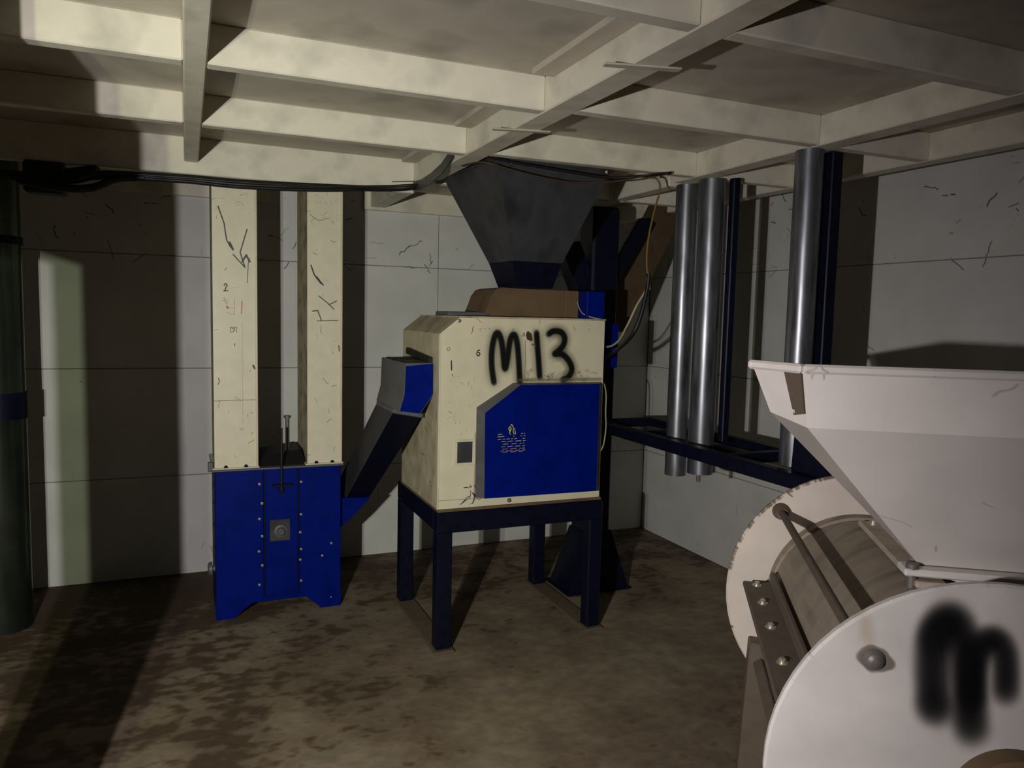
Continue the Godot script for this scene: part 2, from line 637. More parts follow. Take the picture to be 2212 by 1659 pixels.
func disc(st: SurfaceTool, d0: float, d1: float, r: float) -> void:
	var n := 64
	for i in n:
		var t0 := TAU * i / n
		var t1 := TAU * (i + 1) / n
		var ri := r - 0.004
		var U := func(t: float, q: float) -> Vector2: return Vector2(0.5 + 0.5 * cos(t) * q / r, 0.5 - 0.5 * sin(t) * q / r)
		var V := func(t: float, q: float, d: float) -> Vector3: return L(cos(t) * q, sin(t) * q, d)
		tri(st, [L(0, 0, d0), V.call(t0, ri, d0), V.call(t1, ri, d0)], [-DD, -DD, -DD], [Vector2(0.5, 0.5), U.call(t0, ri), U.call(t1, ri)])
		tri(st, [L(0, 0, d1), V.call(t0, ri, d1), V.call(t1, ri, d1)], [DD, DD, DD], [Vector2(0.5, 0.5), U.call(t0, ri), U.call(t1, ri)])
		for s in [[ri, d0, r, d0 + 0.004], [r, d0 + 0.004, r, d1 - 0.004], [r, d1 - 0.004, ri, d1]]:
			face(st, [V.call(t0, s[0], s[1]), V.call(t1, s[0], s[1]), V.call(t1, s[2], s[3]), V.call(t0, s[2], s[3])], V.call((t0 + t1) / 2, 1.0, (s[1] + s[3]) / 2) - L(0, 0, (d0 + d1) / 2), [U.call(t0, ri), U.call(t1, ri), U.call(t1, ri), U.call(t0, ri)])


func build_drum_machine() -> void:
	var o := thing("drum_machine", "white drum machine in the foreground with spray-painted round end plates and dusty barrel", "machine", Vector3(F0.x, 0, F0.z) + DD * 0.41)
	var st := begin()
	disc(st, 0.0, 0.018, 0.32)
	put(st, "front_plate", pic_mat("disc_face", disc_image(), 0.4), o)
	st = begin()
	disc(st, 0.807, 0.825, 0.32)
	var bim := base_image(512, 512, Color(0.70, 0.66, 0.62), 0.008, 0.06, 52)
	var g := RandomNumberGenerator.new()
	g.seed = 9
	for i in 70:
		var t := g.randf_range(3.3, 4.6) if i < 45 else g.randf() * TAU
		var w := g.randf_range(0.01, 0.09)
		var arc := []
		for m7 in 7:
			arc.append(Vector2(256, 256) + Vector2(cos(t + w * m7 / 6.0), sin(t + w * m7 / 6.0)) * g.randf_range(253, 259))
		stroke(bim, arc, g.randf_range(0.8, 2.4), Color(0.40, 0.35, 0.29), 0.3, 0.6)
	scratches(bim, 20, Color(0.4, 0.34, 0.28), Vector2(40, 40), Vector2(470, 300), 1.6, 6)
	put(st, "back_plate", pic_mat("back_disc_face", bim, 0.5), o)
	st = begin()
	lathe(st, L(0, 0, 0.018), DD, [Vector2(0, 0.213), Vector2(0.79, 0.213)], 64)
	put(st, "barrel", M.drum_dust, o)
	st = begin()
	lathe(st, L(0, 0, 0.772), DD, [Vector2(0, 0.213), Vector2(0, 0.220), Vector2(0.036, 0.220)], 64)
	put(st, "collar", M.drum_dust, o)
	for a in [132.5, 38.0, 215.0, -50.0]:
		var rr := Vector2(cos(deg_to_rad(a)), sin(deg_to_rad(a))) * 0.29
		st = begin()
		bar(st, L(rr.x, rr.y, 0.016), L(rr.x, rr.y, 0.81), 0.014, 0.026, EE * rr.x + UP * rr.y)
		put(st, "tie_bar", M.drum_dark, o)
		st = begin()
		lathe(st, L(rr.x, rr.y, 0.775), DD, [Vector2(0, 0), Vector2(0, 0.014), Vector2(0.02, 0.020), Vector2(0.034, 0.022)], 14)
		put(st, "bar_boss", M.drum_dark, o)
	# split flange of the barrel, with its bolts
	for s in [-1.0, 1.0]:
		st = begin()
		bar(st, L(s * 0.247, 0.045, 0.02), L(s * 0.247, 0.045, 0.73), 0.082, 0.012, UP)
		bar(st, L(s * 0.218, 0.064, 0.02), L(s * 0.218, 0.064, 0.73), 0.012, 0.030, UP)
		put(st, "barrel_flange", M.drum_dark, o)
		for d in [0.12, 0.27, 0.44, 0.58, 0.70]:
			bolt("flange_bolt", L(s * 0.258, 0.051, d), UP, 0.008, M.zinc, o)
	# bearing hub and pulley guard on the front plate
	st = begin()
	lathe(st, L(0.032, -0.012, 0.0), -DD, [Vector2(-0.002, 0.088), Vector2(0.035, 0.088), Vector2(0.042, 0.081), Vector2(0.042, 0.03), Vector2(0.07, 0.03), Vector2(0.07, 0.0)], 40)
	put(st, "bearing_hub", M.brown_dust, o)
	var sb := begin()
	lathe(sb, L(-0.171, 0.189, 0.0), -DD, [Vector2(-0.002, 0.017), Vector2(0.002, 0.0165), Vector2(0.005, 0.0145), Vector2(0.010, 0.011), Vector2(0.013, 0.006), Vector2(0.014, 0.0)], 20)
	var bo := put(sb, "plate_bolt", M.grey_steel, o)
	bo.set_meta("label", "dark domed bolt in chipped paint")
	# chute throat that carries the hopper
	st = begin()
	loft(st, [L(0.03, 0.15, 0.34), L(0.5, 0.15, 0.34), L(0.5, 0.15, 0.74), L(0.03, 0.15, 0.74)], [L(0.03, 0.246, 0.34), L(0.5, 0.246, 0.34), L(0.5, 0.246, 0.74), L(0.03, 0.246, 0.74)])
	put(st, "throat", M.white_paint, o)
	st = begin()
	bar(st, L(-0.005, 0.219, 0.28), L(-0.003, 0.217, 0.73), 0.055, 0.013, UP)
	put(st, "side_rail", M.beige_paint, o)
	st = begin()
	bar(st, L(-0.05, 0.238, 0.315), L(0.55, 0.238, 0.315), 0.05, 0.014, UP)
	put(st, "front_rail", M.white_paint, o)
	for d in [0.40, 0.70]:
		bolt("rail_bolt", L(-0.004, 0.225, d), UP, 0.009, M.zinc, o)
	st = begin()
	rod(st, L(-0.035, 0.155, 0.30), L(-0.035, 0.255, 0.30), 0.009, 10)
	lathe(st, L(-0.035, 0.245, 0.30), UP, [Vector2(0, 0), Vector2(0, 0.012), Vector2(0.009, 0.012), Vector2(0.009, 0)], 6)
	put(st, "clamp_bolt", M.grey_steel, o)
	# stand
	for d in [0.06, 0.78]:
		for s in [-1.0, 1.0]:
			st = begin()
			bar(st, L(s * 0.255, -0.808, d), L(s * 0.225, -0.12, d), 0.07, 0.05, DD)
			put(st, "leg", M.drum_dark, o)
	for s in [-1.0, 1.0]:
		st = begin()
		bar(st, L(s * 0.25, -0.75, 0.06), L(s * 0.25, -0.75, 0.78), 0.05, 0.05, UP)
		put(st, "foot_rail", M.drum_dark, o)


func build_loading_hopper() -> void:
	var o := thing("loading_hopper", "wide white sheet-metal hopper with chipped rim on top of the drum machine", "hopper", L(0.2, 0.252, 0.52))
	var top := [L(-0.272, 0.613, 0.14), L(-0.343, 0.613, 0.23), L(-0.268, 0.572, 0.83), L(0.75, 0.572, 0.83), L(0.75, 0.613, 0.14)]
	var fold := [L(-0.259, 0.516, 0.145), L(-0.308, 0.53, 0.235), L(-0.245, 0.49, 0.81), L(0.73, 0.49, 0.81), L(0.73, 0.516, 0.145)]
	var low := [L(-0.019, 0.247, 0.32), L(0.0, 0.247, 0.42), L(0.05, 0.247, 0.72), L(0.5, 0.247, 0.72), L(0.5, 0.247, 0.32)]
	var st := begin()
	loft(st, fold, top, false, false)
	put(st, "upper_band", M.white_paint, o)
	st = begin()
	loft(st, low, fold, false, false)
	put(st, "tapered_body", M.white_paint, o)
	# inside skin, a few millimetres in
	var shrink := func(r: Array, k: float) -> Array:
		var c := Vector3.ZERO
		for p in r:
			c += p / float(r.size())
		var out := []
		for p in r:
			out.append(p + (c - p).normalized() * k)
		return out
	st = begin()
	loft(st, shrink.call(fold, 0.01), shrink.call(top, 0.01), false, false, true)
	loft(st, shrink.call(low, 0.01), shrink.call(fold, 0.01), false, false, true)
	put(st, "lining", M.beige_paint, o)
	st = begin()
	for i in top.size():
		var a: Vector3 = top[i]
		var b: Vector3 = top[(i + 1) % top.size()]
		bar(st, a + UP * 0.002, b + UP * 0.002, 0.016, 0.016, UP, 0.004)
	put(st, "rim", M.white_paint, o)
	var sd := begin()
	var nn: Vector3 = -(EE * 0.78 + DD * 0.62)
	var on := func(u: float, v: float) -> Vector3: return top[0].lerp(top[1], u).lerp(fold[0].lerp(fold[1], u), v)
	var q := [on.call(0.01, 0.06), on.call(0.34, 0.06), on.call(0.28, 0.85), on.call(0.01, 0.76)]
	var q2 := []
	for p in q:
		q2.append(p + nn * 0.004)
	loft(sd, q, q2, false, true)
	var s := put(sd, "corner_seam", M.drum_dark, o)
	s.set_meta("label", "dirt-dark strip down the corner")


# ---------------------------------------------------------------- husking machine
const MX0 := 1.0
const MX1 := 1.80
const MZ := -3.13
const MB := -3.74
const MY0 := 0.645
const MY1 := 1.485


func front_image() -> Image:
	var w := 1024
	var h := 1075
	var im := base_image(w, h, Color(0.81, 0.78, 0.68), 0.006, 0.035, 61)
	var P := func(x: float, y: float) -> Vector2: return Vector2((x - MX0) / (MX1 - MX0) * w, (MY1 - y) / (MY1 - MY0) * h)
	var k := Color(0.025, 0.03, 0.03)
	var haze := Color(0.30, 0.30, 0.27)
	var m := curve2([P.call(1.250, 1.200), P.call(1.238, 1.27), P.call(1.236, 1.34), P.call(1.246, 1.40), P.call(1.262, 1.424), P.call(1.280, 1.39), P.call(1.292, 1.32), P.call(1.300, 1.262), P.call(1.310, 1.30), P.call(1.322, 1.39), P.call(1.340, 1.418), P.call(1.356, 1.38), P.call(1.366, 1.30), P.call(1.374, 1.20)])
	var one := curve2([P.call(1.450, 1.428), P.call(1.456, 1.37), P.call(1.464, 1.30), P.call(1.472, 1.222)])
	var three := curve2([P.call(1.508, 1.418), P.call(1.535, 1.434), P.call(1.572, 1.430), P.call(1.592, 1.405), P.call(1.586, 1.370), P.call(1.556, 1.338), P.call(1.542, 1.330), P.call(1.580, 1.330), P.call(1.616, 1.300), P.call(1.634, 1.260), P.call(1.618, 1.225), P.call(1.585, 1.212)])
	for s in [m, one, three]:
		stroke(im, s, 27, haze, 0.05, 0.9, 0.25)
		stroke(im, s, 15, k, 0.3, 0.5, 0.25)
	stroke(im, [P.call(1.374, 1.24), P.call(1.376, 1.195)], 10, k, 0.4, 0.5)
	# six, ring marks, chipped patches
	var n := Color(0.10, 0.12, 0.14)
	stroke(im, curve2([P.call(1.179, 1.347), P.call(1.170, 1.343), P.call(1.166, 1.332), P.call(1.170, 1.322), P.call(1.178, 1.324), P.call(1.180, 1.333), P.call(1.172, 1.336)]), 2.6, n, 0.9, 0.3)
	stroke(im, curve2([P.call(1.036, 1.357), P.call(1.029, 1.352), P.call(1.034, 1.344), P.call(1.043, 1.348), P.call(1.042, 1.355), P.call(1.036, 1.357)]), 1.6, Color(0.45, 0.42, 0.34), 0.7, 0.3)
	stroke(im, [P.call(1.050, 1.30), P.call(1.052, 1.26)], 3.0, n, 0.7, 0.4)
	stroke(im, [P.call(1.054, 1.245), P.call(1.056, 1.235), P.call(1.060, 1.233)], 1.4, Color(0.35, 0.3, 0.22), 0.7, 0.4)
	stroke(im, [P.call(1.408, 1.425), P.call(1.420, 1.415), P.call(1.424, 1.395), P.call(1.410, 1.40), P.call(1.405, 1.418)], 9, Color(0.27, 0.21, 0.14), 0.8, 0.2)
	stroke(im, [P.call(1.388, 1.425), P.call(1.382, 1.41), P.call(1.393, 1.411), P.call(1.388, 1.425)], 1.5, Color(0.3, 0.25, 0.18), 0.7, 0.3)
	stroke(im, [P.call(1.396, 1.39), P.call(1.398, 1.30), P.call(1.397, 1.22)], 1.4, Color(0.40, 0.36, 0.28), 0.5, 0.5)
	stroke(im, [P.call(1.43, 1.373), P.call(1.447, 1.367)], 4, Color(0.4, 0.36, 0.28), 0.6, 0.4)
	scratches(im, 26, Color(0.40, 0.30, 0.19), P.call(1.03, 1.25), P.call(1.20, 0.98), 0.9, 62)
	scratches(im, 34, Color(0.38, 0.34, 0.26), P.call(1.36, 1.25), P.call(1.78, 1.205), 1.0, 63)
	for i in 60:
		stamp(im, P.call(rng.randf_range(1.37, 1.75), 1.21 + 0.05 * pow(rng.randf(), 2.0)), rng.randf_range(3, 12), Color(0.30, 0.28, 0.22), 0.22, 0.9)
	scratches(im, 14, Color(0.45, 0.25, 0.18), P.call(1.10, 1.47), P.call(1.78, 1.44), 1.3, 64)
	# greasy soil round the blue cover
	for i in 60:
		var t := float(i) / 59.0
		stamp(im, P.call(lerpf(1.36, 1.79, t), 1.212), 10, Color(0.40, 0.37, 0.29), 0.35, 0.8)
		stamp(im, P.call(1.172, lerpf(0.70, 0.98, t)), 9, Color(0.42, 0.40, 0.33), 0.3, 0.8)
	scratches(im, 12, Color(0.08, 0.1, 0.2), P.call(1.13, 0.76), P.call(1.18, 0.68), 2.2, 65)
	stroke(im, [P.call(1.0, 0.69), P.call(1.79, 0.685)], 1.2, Color(0.5, 0.46, 0.36), 0.5, 0.5)
	return im


func side_image() -> Image:
	var im := base_image(512, 512, Color(0.70, 0.66, 0.55), 0.01, 0.12, 71)
	for i in 70:
		var g := rng
		stamp(im, Vector2(g.randf_range(0, 512), g.randf_range(200, 512)), g.randf_range(6, 26), Color(0.50, 0.45, 0.35), 0.22, 0.9)
	scratches(im, 40, Color(0.34, 0.29, 0.21), Vector2(20, 230), Vector2(500, 500), 1.2, 72)
	return im


func label_image() -> Image:
	var im := Image.create(256, 240, false, Image.FORMAT_RGB8)
	im.fill(Color(0.0, 0.08, 0.42))
	var y := Color(0.86, 0.84, 0.36)
	# emblem: a leaf-like flourish
	var e := func(a: float, b: float) -> Vector2: return Vector2(a, b)
	stroke(im, curve2([e.call(112, 66), e.call(104, 50), e.call(100, 36), e.call(112, 22), e.call(122, 36), e.call(118, 56), e.call(108, 74), e.call(120, 88)]), 2.4, y, 0.8, 0.4)
	stroke(im, curve2([e.call(118, 14), e.call(124, 4), e.call(134, 16), e.call(142, 36), e.call(140, 60), e.call(146, 78)]), 2.4, y, 0.8, 0.4)
	stroke(im, curve2([e.call(154, 36), e.call(156, 56), e.call(162, 84), e.call(144, 84)]), 2.4, y, 0.8, 0.4)
	stroke(im, curve2([e.call(112, 40), e.call(114, 50), e.call(108, 56)]), 2.0, y, 0.8, 0.4)
	var rows := [[84, [[4, 46], [212, 234], [240, 252]]], [104, [[0, 62], [140, 156], [208, 222], [234, 255]]], [126, [[4, 36], [48, 70], [80, 114], [124, 140], [150, 178], [226, 252]]],
		[146, [[34, 80], [90, 140], [160, 218], [230, 255]]], [168, [[50, 100], [128, 176], [200, 220], [230, 246]]], [190, [[36, 72], [88, 140], [160, 210], [226, 252]]],
		[210, [[46, 98], [116, 176], [200, 216], [222, 250]]], [226, [[28, 64], [76, 140], [160, 206], [226, 254]]], [236, [[48, 96], [118, 172], [196, 232]]]]
	var i := 0
	for r in rows:
		for s in r[1]:
			var t := clampf(s[0] / 255.0, 0.0, 1.0)
			var c := Color(0.72, 0.66, 0.34).lerp(Color(0.62, 0.38, 0.34), clampf((i - 2) / 5.0, 0.0, 1.0) * (1.0 - t))
			stroke(im, [Vector2(s[0] + 3, r[0] + 1), Vector2(s[1] - 3, r[0] - 1)], 2.6, c, 0.7, 0.4)
		i += 1
	return im


func build_machine() -> void:
	var o := thing("husking_machine", "cream machine with a blue cover and the letters M13 sprayed in black", "machine", Vector3(1.4, MY0, -3.43))
	# body shell with the cut-off top corner
	var a := [Vector3(MX0, MY0, MZ), Vector3(MX1, MY0, MZ), Vector3(MX1, MY1, MZ), Vector3(MX0 + 0.085, MY1, MZ), Vector3(MX0, MY1 - 0.068, MZ)]
	var b := []
	for p in a:
		b.append(Vector3(p.x, p.y, MB))
	var st := begin()
	var ai := []
	for p in a:
		ai.append(p + Vector3(0, 0, -0.006))
	loft(st, ai, b)
	put(st, "body", M.dusty_cream, o)
	st = begin()
	var U := func(p: Vector3) -> Vector2: return Vector2((p.x - MX0) / (MX1 - MX0), (MY1 - p.y) / (MY1 - MY0))
	var uvs := []
	for p in a:
		uvs.append(U.call(p))
	face(st, a, Vector3(0, 0, 1), uvs)
	for i in a.size():
		var p: Vector3 = a[i]
		var q: Vector3 = a[(i + 1) % a.size()]
		face(st, [p, q, q - Vector3(0, 0, 0.006), p - Vector3(0, 0, 0.006)], (p + q) / 2 - Vector3(1.4, 1.07, MZ), [U.call(p), U.call(q), U.call(q), U.call(p)])
	put(st, "front_panel", pic_mat("sprayed_panel", front_image(), 0.42), o)
	st = begin()
	card(st, Vector3(MX0 - 0.003, MY0, MB + 0.01), Vector3(MX0 - 0.003, MY0, MZ - 0.02), Vector3(MX0 - 0.003, MY1 - 0.07, MZ - 0.02), Vector3(MX0 - 0.003, MY1 - 0.07, MB + 0.01), Vector3(-1, 0, 0))
	box(st, Vector3(MX0 - 0.0025, MY0, MB + 0.01), Vector3(MX0 + 0.001, MY1 - 0.07, MZ - 0.02), 0.001)
	put(st, "side_panel", pic_mat("dirty_side", side_image(), 0.8), o)
	st = begin()
	box(st, Vector3(MX0 - 0.004, MY0, MZ - 0.022), Vector3(MX0 + 0.004, MY1 - 0.07, MZ + 0.001), 0.002)
	put(st, "corner_trim", M.machine_cream, o)
	st = begin()
	box(st, Vector3(MX0 + 0.085, MY1, MB), Vector3(MX1 + 0.005, MY1 + 0.008, MZ + 0.006), 0.002)
	put(st, "top_plate", M.dusty_cream, o)
	st = begin()
	box(st, Vector3(MX0 - 0.005, MY0 - 0.006, MB), Vector3(MX1 + 0.005, MY0 + 0.006, MZ + 0.012), 0.002)
	put(st, "base_lip", M.brown_dust, o)
	st = begin()
	box(st, Vector3(1.09, MY1 + 0.006, -3.5), Vector3(1.30, MY1 + 0.028, -3.3), 0.006)
	put(st, "top_flap", M.gunmetal, o)
	# raised blue cover: outline at the panel and at its own front
	var base := [Vector3(1.172, 0.693, MZ), Vector3(1.170, 1.095, MZ), Vector3(1.342, 1.201, MZ), Vector3(1.792, 1.199, MZ), Vector3(1.792, 0.693, MZ)]
	var fr := [Vector3(1.192, 0.700, MZ + 0.06), Vector3(1.187, 1.077, MZ + 0.06), Vector3(1.353, 1.197, MZ + 0.06), Vector3(1.748, 1.197, MZ + 0.06), Vector3(1.748, 0.696, MZ + 0.06)]
	st = begin()
	loft(st, base, fr, false, false)
	put(st, "cover_side", M.gunmetal, o)
	var cov := begin()
	var fr2 := []
	for p in fr:
		fr2.append(p + Vector3(0, 0, 0.003))
	loft(cov, fr, fr2)
	var cv := put(cov, "cover", M.blue, o)
	st = begin()
	card(st, Vector3(1.245, 0.900, MZ + 0.0638), Vector3(1.381, 0.900, MZ + 0.0638), Vector3(1.381, 1.026, MZ + 0.0638), Vector3(1.245, 1.026, MZ + 0.0638), Vector3(0, 0, 1))
	var lm := pic_mat("label_print", label_image(), 0.42)
	lm.metallic_specular = 0.2
	var lb := put(st, "maker_label", lm, cv)
	lb.set_meta("label", "yellow emblem over rows of small print")
	# inspection window: frame, recess
	var wf := begin()
	for s in [[1.067, 1.168, 0.944, 0.956], [1.067, 1.168, 0.840, 0.852], [1.067, 1.084, 0.852, 0.944], [1.154, 1.168, 0.852, 0.944]]:
		box(wf, Vector3(s[0], s[2], MZ - 0.002), Vector3(s[1], s[3], MZ + 0.004), 0.0015)
	var win := put(wf, "sight_frame", M.machine_cream, o)
	st = begin()
	box(st, Vector3(1.083, 0.851, MZ - 0.001), Vector3(1.155, 0.945, MZ + 0.0012), 0.001)
	put(st, "sight_glass", M.dark_steel, win)
	bolt("bolt", Vector3(1.335, 0.668, MZ + 0.002), Vector3(0, 0, 1), 0.007, M.grey_steel, o)
	bolt("bolt", Vector3(1.082, 1.472, MZ + 0.002), Vector3(0, 0, 1), 0.006, M.zinc, o)
	# feed hood on top
	st = begin()
	var ol := PackedVector2Array()
	for p in [[1.272, 1.492], [1.735, 1.492], [1.735, 1.622], [1.40, 1.626], [1.345, 1.628], [1.318, 1.618], [1.297, 1.590], [1.284, 1.552], [1.268, 1.515]]:
		ol.append(Vector2(p[0], p[1]))
	prism(st, ol, Vector3(0, 0, -3.30), Vector3.RIGHT, UP, Vector3(0, 0, -0.28))
	put(st, "feed_hood", M.brown_dust, o)
	st = begin()
	box(st, Vector3(1.668, 1.488, -3.56), Vector3(1.742, 1.624, -3.285), 0.003)
	put(st, "hood_end", M.brown_dust, o)
	# electric boxes
	st = begin()
	box(st, Vector3(1.742, 1.492, -3.48), Vector3(1.838, 1.622, -3.2), 0.005)
	var mb := put(st, "motor_cover", M.blue, o)
	st = begin()
	tube(st, [Vector3(1.738, 1.60, -3.30), Vector3(1.735, 1.56, -3.28), Vector3(1.737, 1.52, -3.24), Vector3(1.76, 1.50, -3.19), Vector3(1.80, 1.493, -3.17)], 0.003, 6)
	put(st, "lead", M.cable_white, mb)
	st = begin()
	box(st, Vector3(1.803, 1.252, -3.55), Vector3(1.98, 1.472, -3.3), 0.006)
	put(st, "switch_box", M.blue, o)
	# outlet spout on the side
	st = begin()
	var of := PackedVector2Array()
	for p in [[0.87, 1.284], [1.0, 1.284], [1.0, 1.150], [0.94, 1.062], [0.845, 1.075], [0.865, 1.15]]:
		of.append(Vector2(p[0], p[1]))
	prism(st, of, Vector3(0, 0, -3.215), Vector3.RIGHT, UP, Vector3(0, 0, -0.43))
	put(st, "outlet_spout", M.gunmetal, o)
	st = begin()
	var of2 := PackedVector2Array()
	for p in [[0.872, 1.272], [0.993, 1.282], [0.994, 1.150], [0.936, 1.064], [0.848, 1.077], [0.868, 1.15]]:
		of2.append(Vector2(p[0], p[1]))
	prism(st, of2, Vector3(0, 0, -3.213), Vector3.RIGHT, UP, Vector3(0, 0, 0.004))
	put(st, "spout_front", M.blue, o)
	st = begin()
	var fp := [Vector3(0.995, 1.305, -3.22), Vector3(0.995, 1.325, -3.60)]
	bar(st, fp[0] + Vector3(-0.01, -0.01, 0), fp[1] + Vector3(-0.01, -0.005, 0), 0.018, 0.03, UP)
	box(st, Vector3(0.88, 1.283, -3.6), Vector3(0.995, 1.290, -3.23), 0.002)
	lathe(st, Vector3(0.93, 1.288, -3.45), UP, [Vector2(0, 0.06), Vector2(0.006, 0.052), Vector2(0.012, 0.0)], 20)
	put(st, "rubber_flap", M.black, o)


func build_stand() -> void:
	var o := thing("machine_stand", "dark navy four-legged steel stand under the machine sprayed M13", "stand", Vector3(1.41, 0, -3.47))
	var t := 0.07
	var st := begin()
	box(st, Vector3(1.0, MY0 - 0.105, MZ - t), Vector3(1.825, MY0 - 0.007, MZ), 0.006)
	put(st, "rail", M.navy, o)
	st = begin()
	box(st, Vector3(1.0, MY0 - 0.105, -3.82), Vector3(1.825, MY0 - 0.007, -3.82 + t), 0.006)
	put(st, "rail", M.navy, o)
	for x in [1.0, 1.755]:
		st = begin()
		box(st, Vector3(x, MY0 - 0.105, -3.82 + t), Vector3(x + t, MY0 - 0.007, MZ - t), 0.006)
		put(st, "rail", M.navy, o)
		for z in [MZ, -3.75]:
			st = begin()
			box(st, Vector3(x, 0.012, z - t), Vector3(x + t, MY0 - 0.1, z), 0.006)
			put(st, "leg", M.navy, o)
		st = begin()
		box(st, Vector3(x - 0.012, 0.0, -3.86), Vector3(x + t + 0.012, 0.013, MZ + 0.02), 0.003)
		var sk := put(st, "skid", M.floor_strip, o)
		sk.set_meta("label", "flat bar lying on the floor between two feet")


func build_dark_hopper() -> void:
	var o := thing("feed_hopper", "dark grey tapered hopper hanging between ceiling and brown feed hood", "hopper", Vector3(1.475, 1.628, -3.32))
	var top := [Vector3(1.16, 2.15, -2.93), Vector3(1.70, 2.15, -2.93), Vector3(1.70, 2.15, -3.50), Vector3(1.11, 2.15, -3.50)]
	var low := [Vector3(1.385, 1.66, -3.23), Vector3(1.572, 1.66, -3.23), Vector3(1.572, 1.66, -3.40), Vector3(1.37, 1.66, -3.40)]
	var foot := []
	for i in 4:
		foot.append(Vector3(low[i].x, 1.628, low[i].z))
		low[i] = low[i].lerp(top[i], 0.17)
	var st := begin()
	loft(st, low, top, false, true)
	put(st, "funnel", M.dark_steel, o)
	st = begin()
	loft(st, foot, low, true, false)
	put(st, "outlet_collar", M.navy, o)
	st = begin()
	for i in 4:
		bar(st, top[i] - UP * 0.012, top[(i + 1) % 4] - UP * 0.012, 0.012, 0.03, UP)
	put(st, "top_rim", M.dark_steel, o)
	bolt("bolt", Vector3(1.66, 2.118, -2.915), Vector3(0, 0, 1), 0.006, M.zinc, o)
	bolt("bolt", Vector3(1.22, 2.118, -2.915), Vector3(0, 0, 1), 0.006, M.zinc, o)


func build_chute() -> void:
	var o := thing("discharge_chute", "sloping dark chute from the cream machine's blue spout down to the blue cabinet", "chute", Vector3(0.80, 0.54, -4.03))
	var a := [Vector3(0.846, 1.072, -3.30), Vector3(0.974, 1.048, -3.30), Vector3(0.974, 1.048, -3.60), Vector3(0.846, 1.072, -3.62)]
	var b := [Vector3(0.751, 0.545, -3.90), Vector3(0.874, 0.545, -3.90), Vector3(0.874, 0.545, -4.18), Vector3(0.751, 0.545, -4.18)]
	var st := begin()
	loft(st, a, b)
	put(st, "tube", M.navy, o)
	st = begin()
	face(st, [a[0] - Vector3(0.002, 0, 0), b[0] - Vector3(0.002, 0, 0), b[3] - Vector3(0.002, 0, 0), a[3] - Vector3(0.002, 0, 0)], Vector3(-1, 0.3, 0))
	loft(st, [a[0] - Vector3(0.002, 0, 0), b[0] - Vector3(0.002, 0, 0), b[3] - Vector3(0.002, 0, 0), a[3] - Vector3(0.002, 0, 0)], [a[0], b[0], b[3], a[3]])
	put(st, "side_cheek", M.gunmetal, o)
	st = begin()
	for i in 4:
		bar(st, a[i] - UP * 0.006, a[(i + 1) % 4] - UP * 0.006, 0.014, 0.02, UP)
	put(st, "collar", M.gunmetal, o)


